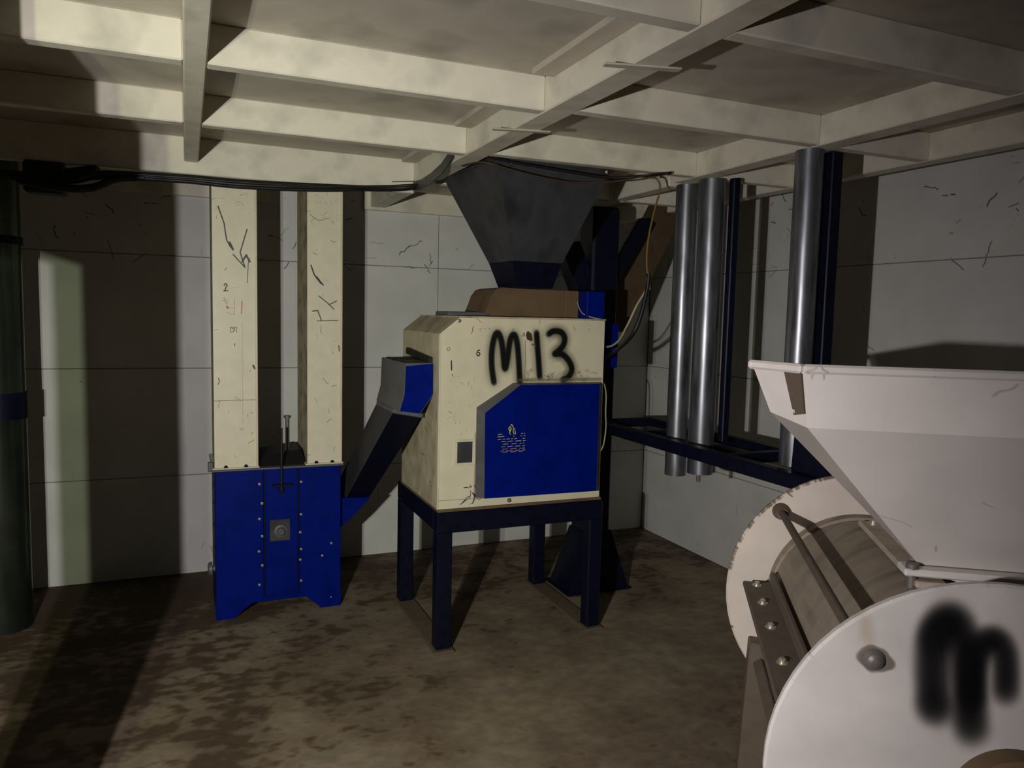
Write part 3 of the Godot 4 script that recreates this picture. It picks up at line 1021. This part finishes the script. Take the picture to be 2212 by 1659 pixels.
# ---------------------------------------------------------------- fan cabinet and ducts
func build_cabinet() -> void:
	var o := thing("fan_cabinet", "blue three-panel steel cabinet on short feet carrying two tall cream ducts", "cabinet", Vector3(0.415, 0, -4.06))
	var z0 := -3.842
	var st := begin()
	box(st, Vector3(0.117, 0.066, -4.28), Vector3(0.713, 0.735, z0 - 0.010), 0.004)
	put(st, "body", M.navy, o)
	for p in [[0.118, 0.339], [0.346, 0.502], [0.509, 0.712]]:
		st = begin()
		box(st, Vector3(p[0], 0.07, z0 - 0.011), Vector3(p[1], 0.727, z0), 0.003)
		put(st, "door_panel", M.blue, o)
	st = begin()
	var sk := PackedVector2Array()
	for p in [[0.117, 0.0], [0.205, 0.0], [0.222, 0.022], [0.283, 0.068], [0.54, 0.068], [0.605, 0.010], [0.607, 0.0], [0.713, 0.0], [0.713, 0.09], [0.117, 0.09]]:
		sk.append(Vector2(p[0], p[1]))
	prism(st, sk, Vector3(0, 0, z0 + 0.002), Vector3.RIGHT, UP, Vector3(0, 0, -0.02))
	put(st, "skirt", M.blue, o)
	for x in [0.117, 0.693]:
		st = begin()
		box(st, Vector3(x, 0, -4.28), Vector3(x + 0.02, 0.08, z0 - 0.02), 0.003)
		put(st, "foot", M.blue, o)
	st = begin()
	box(st, Vector3(0.105, 0.727, -4.29), Vector3(0.725, 0.737, z0 + 0.008), 0.002)
	put(st, "top_flange", M.gunmetal, o)
	st = begin()
	box(st, Vector3(0.088, 0.728, z0 - 0.02), Vector3(0.112, 0.775, z0 + 0.004), 0.003)
	put(st, "corner_tab", M.gunmetal, o)
	# dark cowl between the ducts
	st = begin()
	loft(st, [Vector3(0.315, 0.736, -3.87), Vector3(0.545, 0.736, -3.87), Vector3(0.545, 0.736, -4.25), Vector3(0.315, 0.736, -4.25)], [Vector3(0.318, 0.77, -3.95), Vector3(0.53, 0.80, -3.95), Vector3(0.53, 0.80, -4.2), Vector3(0.318, 0.77, -4.2)])
	put(st, "cowl", M.black, o)
	# bearing plate with its shaft end
	var hp := begin()
	box(hp, Vector3(0.366, 0.366, z0 - 0.002), Vector3(0.464, 0.474, z0 + 0.006), 0.003)
	var hub := put(hp, "shaft_plate", M.dark_steel, o)
	st = begin()
	lathe(st, Vector3(0.418, 0.418, z0 + 0.005), Vector3(0, 0, 1), [Vector2(0, 0.034), Vector2(0.01, 0.032), Vector2(0.012, 0.02), Vector2(0.03, 0.018), Vector2(0.034, 0.012), Vector2(0.034, 0)], 20)
	put(st, "shaft_end", M.gunmetal, hub)
	# damper rod and its bracket
	var rd := begin()
	rod(rd, Vector3(0.422, 0.62, z0 + 0.012), Vector3(0.422, 0.93, z0 + 0.012), 0.006, 8)
	var dr := put(rd, "damper_rod", M.black, o)
	st = begin()
	box(st, Vector3(0.378, 0.640, z0 - 0.001), Vector3(0.474, 0.652, z0 + 0.02), 0.002)
	box(st, Vector3(0.410, 0.61, z0 - 0.001), Vector3(0.434, 0.65, z0 + 0.012), 0.002)
	put(st, "rod_bracket", M.navy, dr)
	st = begin()
	rod(st, Vector3(0.47, 0.76, -4.0), Vector3(0.47, 0.965, -4.0), 0.011, 10)
	lathe(st, Vector3(0.47, 0.955, -4.0), UP, [Vector2(0, 0.011), Vector2(0, 0.018), Vector2(0.012, 0.018), Vector2(0.012, 0)], 8)
	put(st, "stud", M.grey_steel, o)
	for b in [[0.320, 0.656], [0.319, 0.484], [0.316, 0.322], [0.317, 0.154], [0.331, 0.397], [0.331, 0.56], [0.331, 0.25], [0.517, 0.655], [0.516, 0.491], [0.516, 0.314], [0.516, 0.152], [0.512, 0.40], [0.512, 0.26], [0.665, 0.33], [0.62, 0.27], [0.664, 0.05]]:
		bolt("bolt", Vector3(b[0], b[1], z0), Vector3(0, 0, 1), 0.0045, M.zinc, o)
	for y in [0.25, 0.36, 0.47, 0.58, 0.66]:
		bolt("bolt", Vector3(0.117, y, z0 - 0.02), Vector3(-1, 0, 0), 0.006, M.navy, o)
	st = begin()
	lathe(st, Vector3(0.117, 0.25, -3.87), Vector3(-1, 0, 0), [Vector2(0, 0.014), Vector2(0.012, 0.014), Vector2(0.014, 0.034), Vector2(0.028, 0.032), Vector2(0.034, 0.02), Vector2(0.034, 0)], 16)
	put(st, "side_knob", M.gunmetal, o)
	# inlet funnel on the flank
	st = begin()
	var fo := PackedVector2Array()
	for p in [[0.713, 0.545], [0.876, 0.54], [0.792, 0.455], [0.713, 0.385]]:
		fo.append(Vector2(p[0], p[1]))
	prism(st, fo, Vector3(0, 0, -3.89), Vector3.RIGHT, UP, Vector3(0, 0, -0.31))
	put(st, "inlet", M.blue, o)


func duct_image(which: int) -> Image:
	var w := 256
	var h := 2000
	var im := base_image(w, h, Color(0.82, 0.79, 0.70), 0.008, 0.03, 80 + which)
	# 0.195 m wide, 1.52 m tall (y 0.735 .. 2.255)
	var k := Color(0.12, 0.11, 0.10)
	if which == 0:
		var P := func(px: float, py: float) -> Vector2: return Vector2((px - 462) / 93.0 * w, (2.225 - (0.76 + (1000.0 - py) / 600.0 * 1.31)) / 1.49 * h)
		stroke(im, [P.call(475, 445), P.call(487, 480), P.call(492, 515), P.call(500, 530)], 3.2, k, 0.6, 0.5)
		stroke(im, [P.call(498, 520), P.call(505, 535)], 6, k, 0.5, 0.5)
		stroke(im, [P.call(505, 545), P.call(530, 572), P.call(520, 540), P.call(535, 490)], 3, k, 0.45, 0.6)
		stroke(im, [P.call(537, 560), P.call(535, 605)], 1.8, k, 0.6, 0.4)
		stroke(im, [P.call(524, 560), P.call(533, 545), P.call(540, 560)], 4.5, k, 0.4, 0.7)
		stroke(im, curve2([P.call(486, 612), P.call(489, 608), P.call(492, 612), P.call(489, 617), P.call(488, 622), P.call(485, 624), P.call(494, 623)]), 3, k, 0.8, 0.4)
		var red := Color(0.62, 0.36, 0.30)
		stroke(im, [P.call(490, 660), P.call(508, 660), P.call(506, 674), P.call(490, 670)], 1.2, red, 0.5, 0.4)
		stroke(im, [P.call(478, 645), P.call(496, 643)], 1.2, red, 0.4, 0.4)
		stroke(im, [P.call(507, 642), P.call(507, 656)], 1.4, red, 0.5, 0.4)
		stroke(im, [P.call(491, 657), P.call(494, 661)], 5, red, 0.6, 0.4)
		stroke(im, [P.call(523, 645), P.call(522, 672)], 2.6, red, 0.6, 0.4)
		stroke(im, [P.call(498, 702), P.call(511, 702), P.call(511, 713)], 1.4, k, 0.6, 0.3)
		stroke(im, [P.call(498, 702), P.call(498, 713), P.call(502, 713)], 1.4, k, 0.6, 0.3)
		stroke(im, [P.call(501, 705), P.call(507, 705), P.call(504, 712)], 2.0, k, 0.9, 0.3)
		stroke(im, [P.call(507, 737), P.call(507, 742)], 2.0, k, 0.8, 0.3)
		stroke(im, [P.call(472, 812), P.call(474, 820), P.call(471, 826)], 2.2, k, 0.6, 0.4)
		stroke(im, [P.call(523, 690), P.call(523, 915)], 1.0, Color(0.6, 0.56, 0.46), 0.5, 0.4)
		stroke(im, [P.call(462, 862), P.call(555, 861)], 1.6, Color(0.42, 0.38, 0.30), 0.7, 0.3)
		stroke(im, [P.call(546, 785), P.call(549, 792)], 5, k, 0.5, 0.5)
	else:
		var P := func(px: float, py: float) -> Vector2: return Vector2((px - 665) / 77.0 * w, (2.225 - (0.748 + (1000.0 - py) / 600.0 * 1.33)) / 1.477 * h)
		stroke(im, [P.call(673, 560), P.call(680, 580), P.call(690, 592), P.call(700, 602)], 4.0, k, 0.55, 0.5)
		stroke(im, [P.call(685, 585), P.call(695, 598)], 6.0, k, 0.4, 0.6)
		stroke(im, [P.call(690, 626), P.call(712, 643), P.call(724, 655)], 3.0, Color(0.30, 0.27, 0.21), 0.6, 0.5)
		stroke(im, [P.call(712, 645), P.call(730, 636)], 3.0, Color(0.30, 0.27, 0.21), 0.5, 0.5)
		stroke(im, [P.call(676, 660), P.call(688, 658), P.call(696, 680)], 3.4, Color(0.30, 0.27, 0.21), 0.5, 0.5)
		stroke(im, [P.call(686, 681), P.call(733, 679)], 2.4, Color(0.30, 0.27, 0.21), 0.6, 0.4)
		stroke(im, curve2([P.call(670, 450), P.call(690, 462), P.call(712, 455)]), 1.4, Color(0.4, 0.36, 0.28), 0.5, 0.5)
		stroke(im, [P.call(735, 735), P.call(736, 748)], 3, k, 0.6, 0.4)
	scratches(im, 46, Color(0.36, 0.33, 0.26), Vector2(10, 60), Vector2(246, 420), 0.9, 90 + which)
	scratches(im, 22, Color(0.35, 0.31, 0.24), Vector2(10, 420), Vector2(246, 1960), 1.4, 94 + which)
	return im


func build_ducts() -> void:
	var lab := ["tall cream duct on the blue cabinet, the one marked with a boxed figure 7", "tall cream duct on the blue cabinet, the one nearer the cream machine"]
	var xs := [[0.119, 0.313], [0.549, 0.715]]
	for i in 2:
		var x0: float = xs[i][0]
		var x1: float = xs[i][1]
		var o := thing("duct", lab[i], "duct", Vector3((x0 + x1) / 2, 0.737, -4.04), "cream ducts on the blue cabinet")
		var st := begin()
		box(st, Vector3(x0, 0.738, -4.22), Vector3(x1, 2.224, -3.854), 0.003)
		put(st, "shaft", M.dusty_cream, o)
		st = begin()
		card(st, Vector3(x0 - 0.001, 0.742, -3.848), Vector3(x1 + 0.001, 0.742, -3.848), Vector3(x1 + 0.001, 2.224, -3.848), Vector3(x0 - 0.001, 2.224, -3.848), Vector3(0, 0, 1))
		box(st, Vector3(x0 - 0.001, 0.742, -3.856), Vector3(x1 + 0.001, 2.224, -3.8485), 0.0)
		put(st, "front_sheet", pic_mat("duct_face_%d" % i, duct_image(i), 0.45), o)
		st = begin()
		box(st, Vector3(x1 - 0.008, 0.742, -3.85), Vector3(x1 + 0.003, 2.223, -3.842), 0.002)
		put(st, "edge_seam", M.machine_cream, o)
		st = begin()
		box(st, Vector3(x0 - 0.012, 0.7375, -4.23), Vector3(x1 + 0.008, 0.745, -3.835), 0.002)
		put(st, "flange", M.machine_cream, o)
		for k in [0.25, 0.72]:
			bolt("flange_bolt", Vector3(lerpf(x0, x1, k), 0.747, -3.842), UP, 0.007, M.navy, o)


# ---------------------------------------------------------------- post, pipes and rack
func build_post() -> void:
	var o := thing("support_post", "dark navy steel post with two splayed arms and a flared foot behind the machine", "post", Vector3(2.065, 0, -3.68))
	var st := begin()
	box(st, Vector3(1.985, 0.02, -3.76), Vector3(2.145, 2.085, -3.60), 0.012)
	put(st, "shaft", M.navy, o)
	for s in [[Vector3(2.0, 1.60, -3.68), Vector3(1.865, 1.875, -3.68), 0.115], [Vector3(2.13, 1.66, -3.70), Vector3(2.36, 2.04, -3.70), 0.06]]:
		st = begin()
		bar(st, s[0] + (s[0] - s[1]) * 0.2, s[1], s[2], s[2], Vector3(0, 0, 1))
		put(st, "arm", M.navy, o)
	st = begin()
	loft(st, [Vector3(1.885, 0.012, -3.70), Vector3(1.885, 0.012, -3.56), Vector3(2.25, 0.012, -3.56), Vector3(2.25, 0.012, -3.80), Vector3(1.885, 0.012, -3.80)], [Vector3(1.98, 0.33, -3.70), Vector3(1.98, 0.33, -3.595), Vector3(2.15, 0.33, -3.595), Vector3(2.15, 0.33, -3.765), Vector3(1.98, 0.33, -3.765)])
	put(st, "foot_flare", M.navy, o)
	st = begin()
	box(st, Vector3(1.87, 0, -3.84), Vector3(2.265, 0.012, -3.545), 0.003)
	put(st, "foot_plate", M.navy, o)


func build_pipes() -> void:
	var spec := [
		[2.15, -3.02, 0.050, 0.76, 2.119, "bright galvanised pipe hanging through the rack, nearest to the navy post"],
		[2.163, -2.85, 0.058, 0.80, 2.119, "thickest bright galvanised pipe through the rack, with a small pin at its end"],
		[2.093, -2.2, 0.050, 0.965, 2.119, "galvanised pipe standing just behind the white hopper's corner"]]
	for s in spec:
		var o := thing("steel_pipe", s[5], "pipe", Vector3(s[0], s[3], s[1]), "galvanised pipes at the rack")
		var st := begin()
		var r: float = s[2]
		var hh: float = s[4] - s[3]
		lathe(st, Vector3(s[0], s[3], s[1]), UP, [Vector2(0.0, r - 0.004), Vector2(0.0, r), Vector2(hh, r), Vector2(hh, 0)], 40)
		lathe(st, Vector3(s[0], s[3], s[1]), UP, [Vector2(0.12, 0.0), Vector2(0.12, r - 0.004), Vector2(0.0, r - 0.004)], 24)
		put(st, "barrel", M.galvanised, o)
		if r > 0.055:
			st = begin()
			rod(st, Vector3(s[0] - 0.02, s[3] - 0.035, s[1] + 0.02), Vector3(s[0] - 0.02, s[3] + 0.13, s[1] + 0.02), 0.009, 8)
			put(st, "end_pin", M.grey_steel, o)
	var o := thing("pipe_rack", "dark navy tubular rack frame that holds the galvanised pipes", "rack", Vector3(2.18, 0, -2.7))
	var y := 0.935
	for b in [[Vector3(2.0, y, -3.58), Vector3(2.0, y, -1.72), 0.055], [Vector3(2.36, y, -3.58), Vector3(2.36, y, -1.72), 0.045], [Vector3(2.0, y, -3.555), Vector3(2.36, y, -3.555), 0.045], [Vector3(2.0, y, -2.50), Vector3(2.36, y, -2.50), 0.045], [Vector3(2.0, y, -3.16), Vector3(2.36, y, -3.16), 0.04], [Vector3(2.0, y, -1.745), Vector3(2.36, y, -1.745), 0.05]]:
		var st := begin()
		bar(st, b[0], b[1], b[2], b[2], UP, 0.006)
		put(st, "rail", M.navy, o)
	for p in [Vector3(2.222, 0, -2.77), Vector3(2.185, 0, -2.18)]:
		var st := begin()
		var w := 0.018 if p.z < -2.5 else 0.026
		box(st, Vector3(p.x - w, y + 0.02, p.z - w), Vector3(p.x + w, 2.119, p.z + w), 0.004)
		put(st, "upright", M.navy, o)
	for p in [Vector3(2.0, 0, -2.02), Vector3(2.36, 0, -1.75)]:
		var st := begin()
		box(st, Vector3(p.x - 0.028, 0.0, p.z - 0.028), Vector3(p.x + 0.028, y - 0.02, p.z + 0.028), 0.005)
		put(st, "leg", M.navy, o)
	var sg := begin()
	loft(sg, [Vector3(2.03, 0.955, -2.14), Vector3(2.03, 0.955, -1.80), Vector3(2.04, 1.12, -2.14)], [Vector3(2.24, 0.955, -2.14), Vector3(2.24, 0.955, -1.80), Vector3(2.23, 1.12, -2.14)])
	put(sg, "gusset", M.navy, o)
	sg = begin()
	bar(sg, Vector3(2.18, y - 0.01, -2.50), Vector3(2.222, y - 0.01, -2.80), 0.05, 0.03)
	put(sg, "cleat", M.navy, o)
	# pipe at the far side, beyond the cabinet
	var g := thing("flue_pipe", "greenish shiny sheet-metal pipe standing alone in the gloom away from the machines", "pipe", Vector3(-0.80, 0, -4.1))
	var st := begin()
	for s in [[0.0, 0.98], [1.10, 1.765], [1.80, 2.224]]:
		lathe(st, Vector3(-0.80, s[0], -4.1), UP, [Vector2(0, 0.12), Vector2(s[1] - s[0], 0.12)], 40)
	put(st, "barrel", M.dull_galvanised, g)
	for s in [[0.98, 1.10], [1.765, 1.80]]:
		st = begin()
		lathe(st, Vector3(-0.80, s[0], -4.1), UP, [Vector2(0, 0.118), Vector2(0, 0.127), Vector2(s[1] - s[0], 0.127), Vector2(s[1] - s[0], 0.118)], 40)
		put(st, "collar", M.navy, g)
	# a square duct beside the lamp, just outside the picture, whose shadow falls along the floor and wall
	var d := thing("square_duct", "grey square sheet-metal duct from floor to ceiling next to the work lamp", "duct", Vector3(-0.514, 0, -1.675))
	st = begin()
	box(st, Vector3(-0.61, 0, -1.75), Vector3(-0.418, 2.12, -1.60), 0.003)
	put(st, "shaft", M.dull_galvanised, d)
	st = begin()
	var bo := PackedVector2Array()
	for p in [[-0.61, 1.53], [-0.61, 2.12], [-1.5, 2.12], [-1.5, 1.72], [-0.9, 1.62]]:
		bo.append(Vector2(p[0], p[1]))
	prism(st, bo, Vector3(0, 0, -1.63), Vector3.RIGHT, UP, Vector3(0, 0, -0.16))
	put(st, "branch", M.dull_galvanised, d)


func build_brown_chute() -> void:
	var o := thing("grain_chute", "slanting brown chute that runs down behind the navy post", "chute", Vector3(2.29, 1.42, -3.92))
	var st := begin()
	bar(st, Vector3(2.66, 2.20, -3.90), Vector3(2.27, 1.47, -3.90), 0.175, 0.12, Vector3(0, 0, 1))
	put(st, "trunk", M.brown_chute, o)
	st = begin()
	bar(st, Vector3(2.285, 1.498, -3.90), Vector3(2.265, 1.46, -3.90), 0.185, 0.13, Vector3(0, 0, 1))
	put(st, "outlet", M.brown_chute, o)


func build_cables() -> void:
	var V := func(a: Array) -> Array:
		var r := []
		for p in a:
			r.append(Vector3(p[0], p[1], p[2]))
		return r
	var o := thing("cable", "thin brown cable sagging across the front of the dark hopper", "cable", Vector3(1.085, 2.12, -3.08))
	var st := begin()
	tube(st, V.call([[1.06, 2.11, -3.06], [1.10, 2.105, -2.92], [1.2, 2.085, -2.90], [1.36, 2.062, -2.89], [1.50, 2.055, -2.88], [1.662, 2.068, -2.84], [1.822, 2.106, -2.774], [1.90, 2.112, -2.80]]), 0.004, 6)
	put(st, "sheath", M.cable_brown, o)
	o = thing("cable", "dark cable slung under the joist above the dark hopper", "cable", Vector3(1.3, 2.1, -2.87))
	st = begin()
	tube(st, V.call([[1.10, 2.125, -2.90], [1.26, 2.11, -2.895], [1.46, 2.095, -2.88], [1.64, 2.082, -2.85], [1.76, 2.092, -2.80], [1.90, 2.118, -2.79]]), 0.006, 6)
	put(st, "sheath", M.cable_black, o)
	o = thing("cable", "yellow cable that hangs in front of the brown chute and turns black below", "cable", Vector3(1.773, 1.299, -2.935))
	st = begin()
	tube(st, V.call([[1.90, 2.12, -2.95], [1.936, 2.12, -2.948], [1.947, 2.07, -2.938], [1.919, 1.968, -2.938], [1.894, 1.844, -2.936], [1.887, 1.742, -2.929], [1.892, 1.681, -2.921]]), 0.0045, 8)
	put(st, "yellow_sheath", M.cable_yellow, o)
	st = begin()
	tube(st, V.call([[1.893, 1.70, -2.921], [1.890, 1.64, -2.920], [1.861, 1.516, -2.919], [1.835, 1.43, -2.94], [1.83, 1.36, -3.05], [1.85, 1.31, -3.20], [1.88, 1.29, -3.30]]), 0.010, 8)
	put(st, "black_sheath", M.cable_black, o)
	o = thing("cable", "pale cable looping from the hanging cable to the lower blue box", "cable", Vector3(1.74, 1.399, -3.014))
	st = begin()
	tube(st, V.call([[1.895, 1.66, -2.93], [1.906, 1.62, -2.965], [1.87, 1.557, -2.973], [1.845, 1.473, -3.0], [1.855, 1.39, -3.10], [1.85, 1.36, -3.20], [1.84, 1.38, -3.30]]), 0.005, 8)
	put(st, "sheath", M.cable_white, o)
	st = begin()
	lathe(st, Vector3(1.896, 1.655, -2.925), UP, [Vector2(-0.03, 0.0), Vector2(-0.028, 0.011), Vector2(0.028, 0.011), Vector2(0.03, 0)], 10)
	put(st, "connector", M.cable_white, o)
	o = thing("cable", "thin pale cable running down the machine's edge beside the navy post", "cable", Vector3(1.83, 0.9, -3.2))
	st = begin()
	tube(st, V.call([[1.84, 1.26, -3.33], [1.822, 1.18, -3.15], [1.815, 1.05, -3.12], [1.825, 0.98, -3.13], [1.815, 0.90, -3.13], [1.806, 0.87, -3.14]]), 0.0035, 6)
	put(st, "sheath", M.cable_white, o)
	# the bundle under the girder
	var gy := [[2.045, -3.60, 0.012], [2.052, -3.585, 0.009], [2.036, -3.61, 0.009], [2.046, -3.57, 0.006], [2.034, -3.59, 0.006]]
	o = thing("cable_bundle", "bundle of dark cables slung along the underside of the cream girder", "cables", Vector3(0.2, 2.04, -3.59))
	for i in gy.size():
		var yy: float = gy[i][0]
		var zz: float = gy[i][1]
		st = begin()
		var sag := 0.012 * i
		tube(st, [Vector3(-1.6, 2.05, zz), Vector3(-0.55, 2.01 - sag * 0.5, zz), Vector3(-0.30, yy - 0.012, zz), Vector3(0.0, yy, zz), Vector3(0.23, yy - 0.004 + 0.004 * (i % 2), zz), Vector3(0.58, yy + 0.012, zz), Vector3(0.9, 2.078 + 0.003 * i, zz), Vector3(1.0, 2.09 + 0.002 * i, zz + 0.05)], gy[i][2], 8)
		put(st, "cable", M.cable_black, o)
	st = begin()
	tube(st, [Vector3(-0.60, 1.985, -3.58), Vector3(-0.46, 1.965, -3.57), Vector3(-0.34, 1.975, -3.575), Vector3(-0.25, 2.02, -3.585), Vector3(-0.15, 2.035, -3.59)], 0.016, 8)
	put(st, "cable", M.cable_black, o)
	o = thing("junction_box", "black box in the gloom under the girder where the cables end", "box", Vector3(-0.50, 1.95, -3.62))
	st = begin()
	box(st, Vector3(-0.585, 1.945, -3.70), Vector3(-0.44, 2.07, -3.60), 0.01)
	put(st, "case", M.black, o)
	st = begin()
	bar(st, Vector3(-0.44, 2.03, -3.65), Vector3(-0.32, 2.05, -3.62), 0.05, 0.04)
	put(st, "gland", M.black, o)
	o = thing("strap", "dark rubber strap draped under the beam beside the dark hopper", "strap", Vector3(1.0, 2.1, -3.3))
	st = begin()
	var sp := [Vector3(1.005, 2.10, -3.60), Vector3(1.0, 2.085, -3.45), Vector3(1.0, 2.09, -3.30), Vector3(1.003, 2.11, -3.15), Vector3(1.005, 2.15, -3.02)]
	for i in sp.size() - 1:
		bar(st, sp[i], sp[i + 1], 0.006, 0.045, UP, 0.001)
	put(st, "band", M.dark_steel, o)


# ---------------------------------------------------------------- the work lamps beside the photographer
func build_lamps() -> void:
	var heads := [
		[Vector3(-0.60, 1.43, -0.20), Vector3(1.25, 0.0, -4.2), Color(1.0, 0.972, 0.98), 5.6, 60.0],
		[Vector3(-0.67, 1.43, -0.20), Vector3(0.35, 0.35, -4.2), Color(0.96, 1.0, 0.83), 2.6, 51.0]]
	var lab := ["small work lamp with the violet-white lens on the tripod", "small work lamp with the greenish lens on the tripod"]
	for i in 2:
		var h = heads[i]
		var p: Vector3 = h[0]
		var d: Vector3 = (h[1] - p).normalized()
		var o := thing("work_lamp", lab[i], "lamp", p - d * 0.05)
		var st := begin()
		lathe(st, p - d * 0.09, d, [Vector2(0, 0), Vector2(0, 0.018), Vector2(0.02, 0.026), Vector2(0.075, 0.026)], 20)
		put(st, "housing", M.black, o)
		var m := mat("lens_%d" % i, Color(0.9, 0.9, 0.9), 0.3)
		m.emission_enabled = true
		m.emission = h[2]
		m.emission_energy_multiplier = 1.0
		st = begin()
		lathe(st, p - d * 0.0155, d, [Vector2(0, 0.024), Vector2(0.001, 0.024), Vector2(0.002, 0.0)], 20)
		put(st, "lens", m, o)
		spot("work_lamp_light_%03d" % (i + 1), p, h[1], h[2], h[3], h[4], 1.0)
	var t := thing("lamp_tripod", "black tripod that carries the two work lamps", "tripod", Vector3(-0.635, 0, -0.08))
	var st := begin()
	rod(st, Vector3(-0.635, 0.3, -0.08), Vector3(-0.635, 1.44, -0.08), 0.012, 12)
	put(st, "pole", M.black, t)
	st = begin()
	bar(st, Vector3(-0.71, 1.398, -0.12), Vector3(-0.56, 1.398, -0.12), 0.02, 0.012)
	bar(st, Vector3(-0.635, 1.398, -0.07), Vector3(-0.635, 1.398, -0.13), 0.02, 0.012)
	put(st, "crossbar", M.black, t)
	for k in 3:
		var an := TAU * k / 3.0 + 0.4
		st = begin()
		rod(st, Vector3(-0.635, 0.62, -0.08), Vector3(-0.635 + cos(an) * 0.35, 0.005, -0.08 + sin(an) * 0.35), 0.009, 8)
		put(st, "leg", M.black, t)
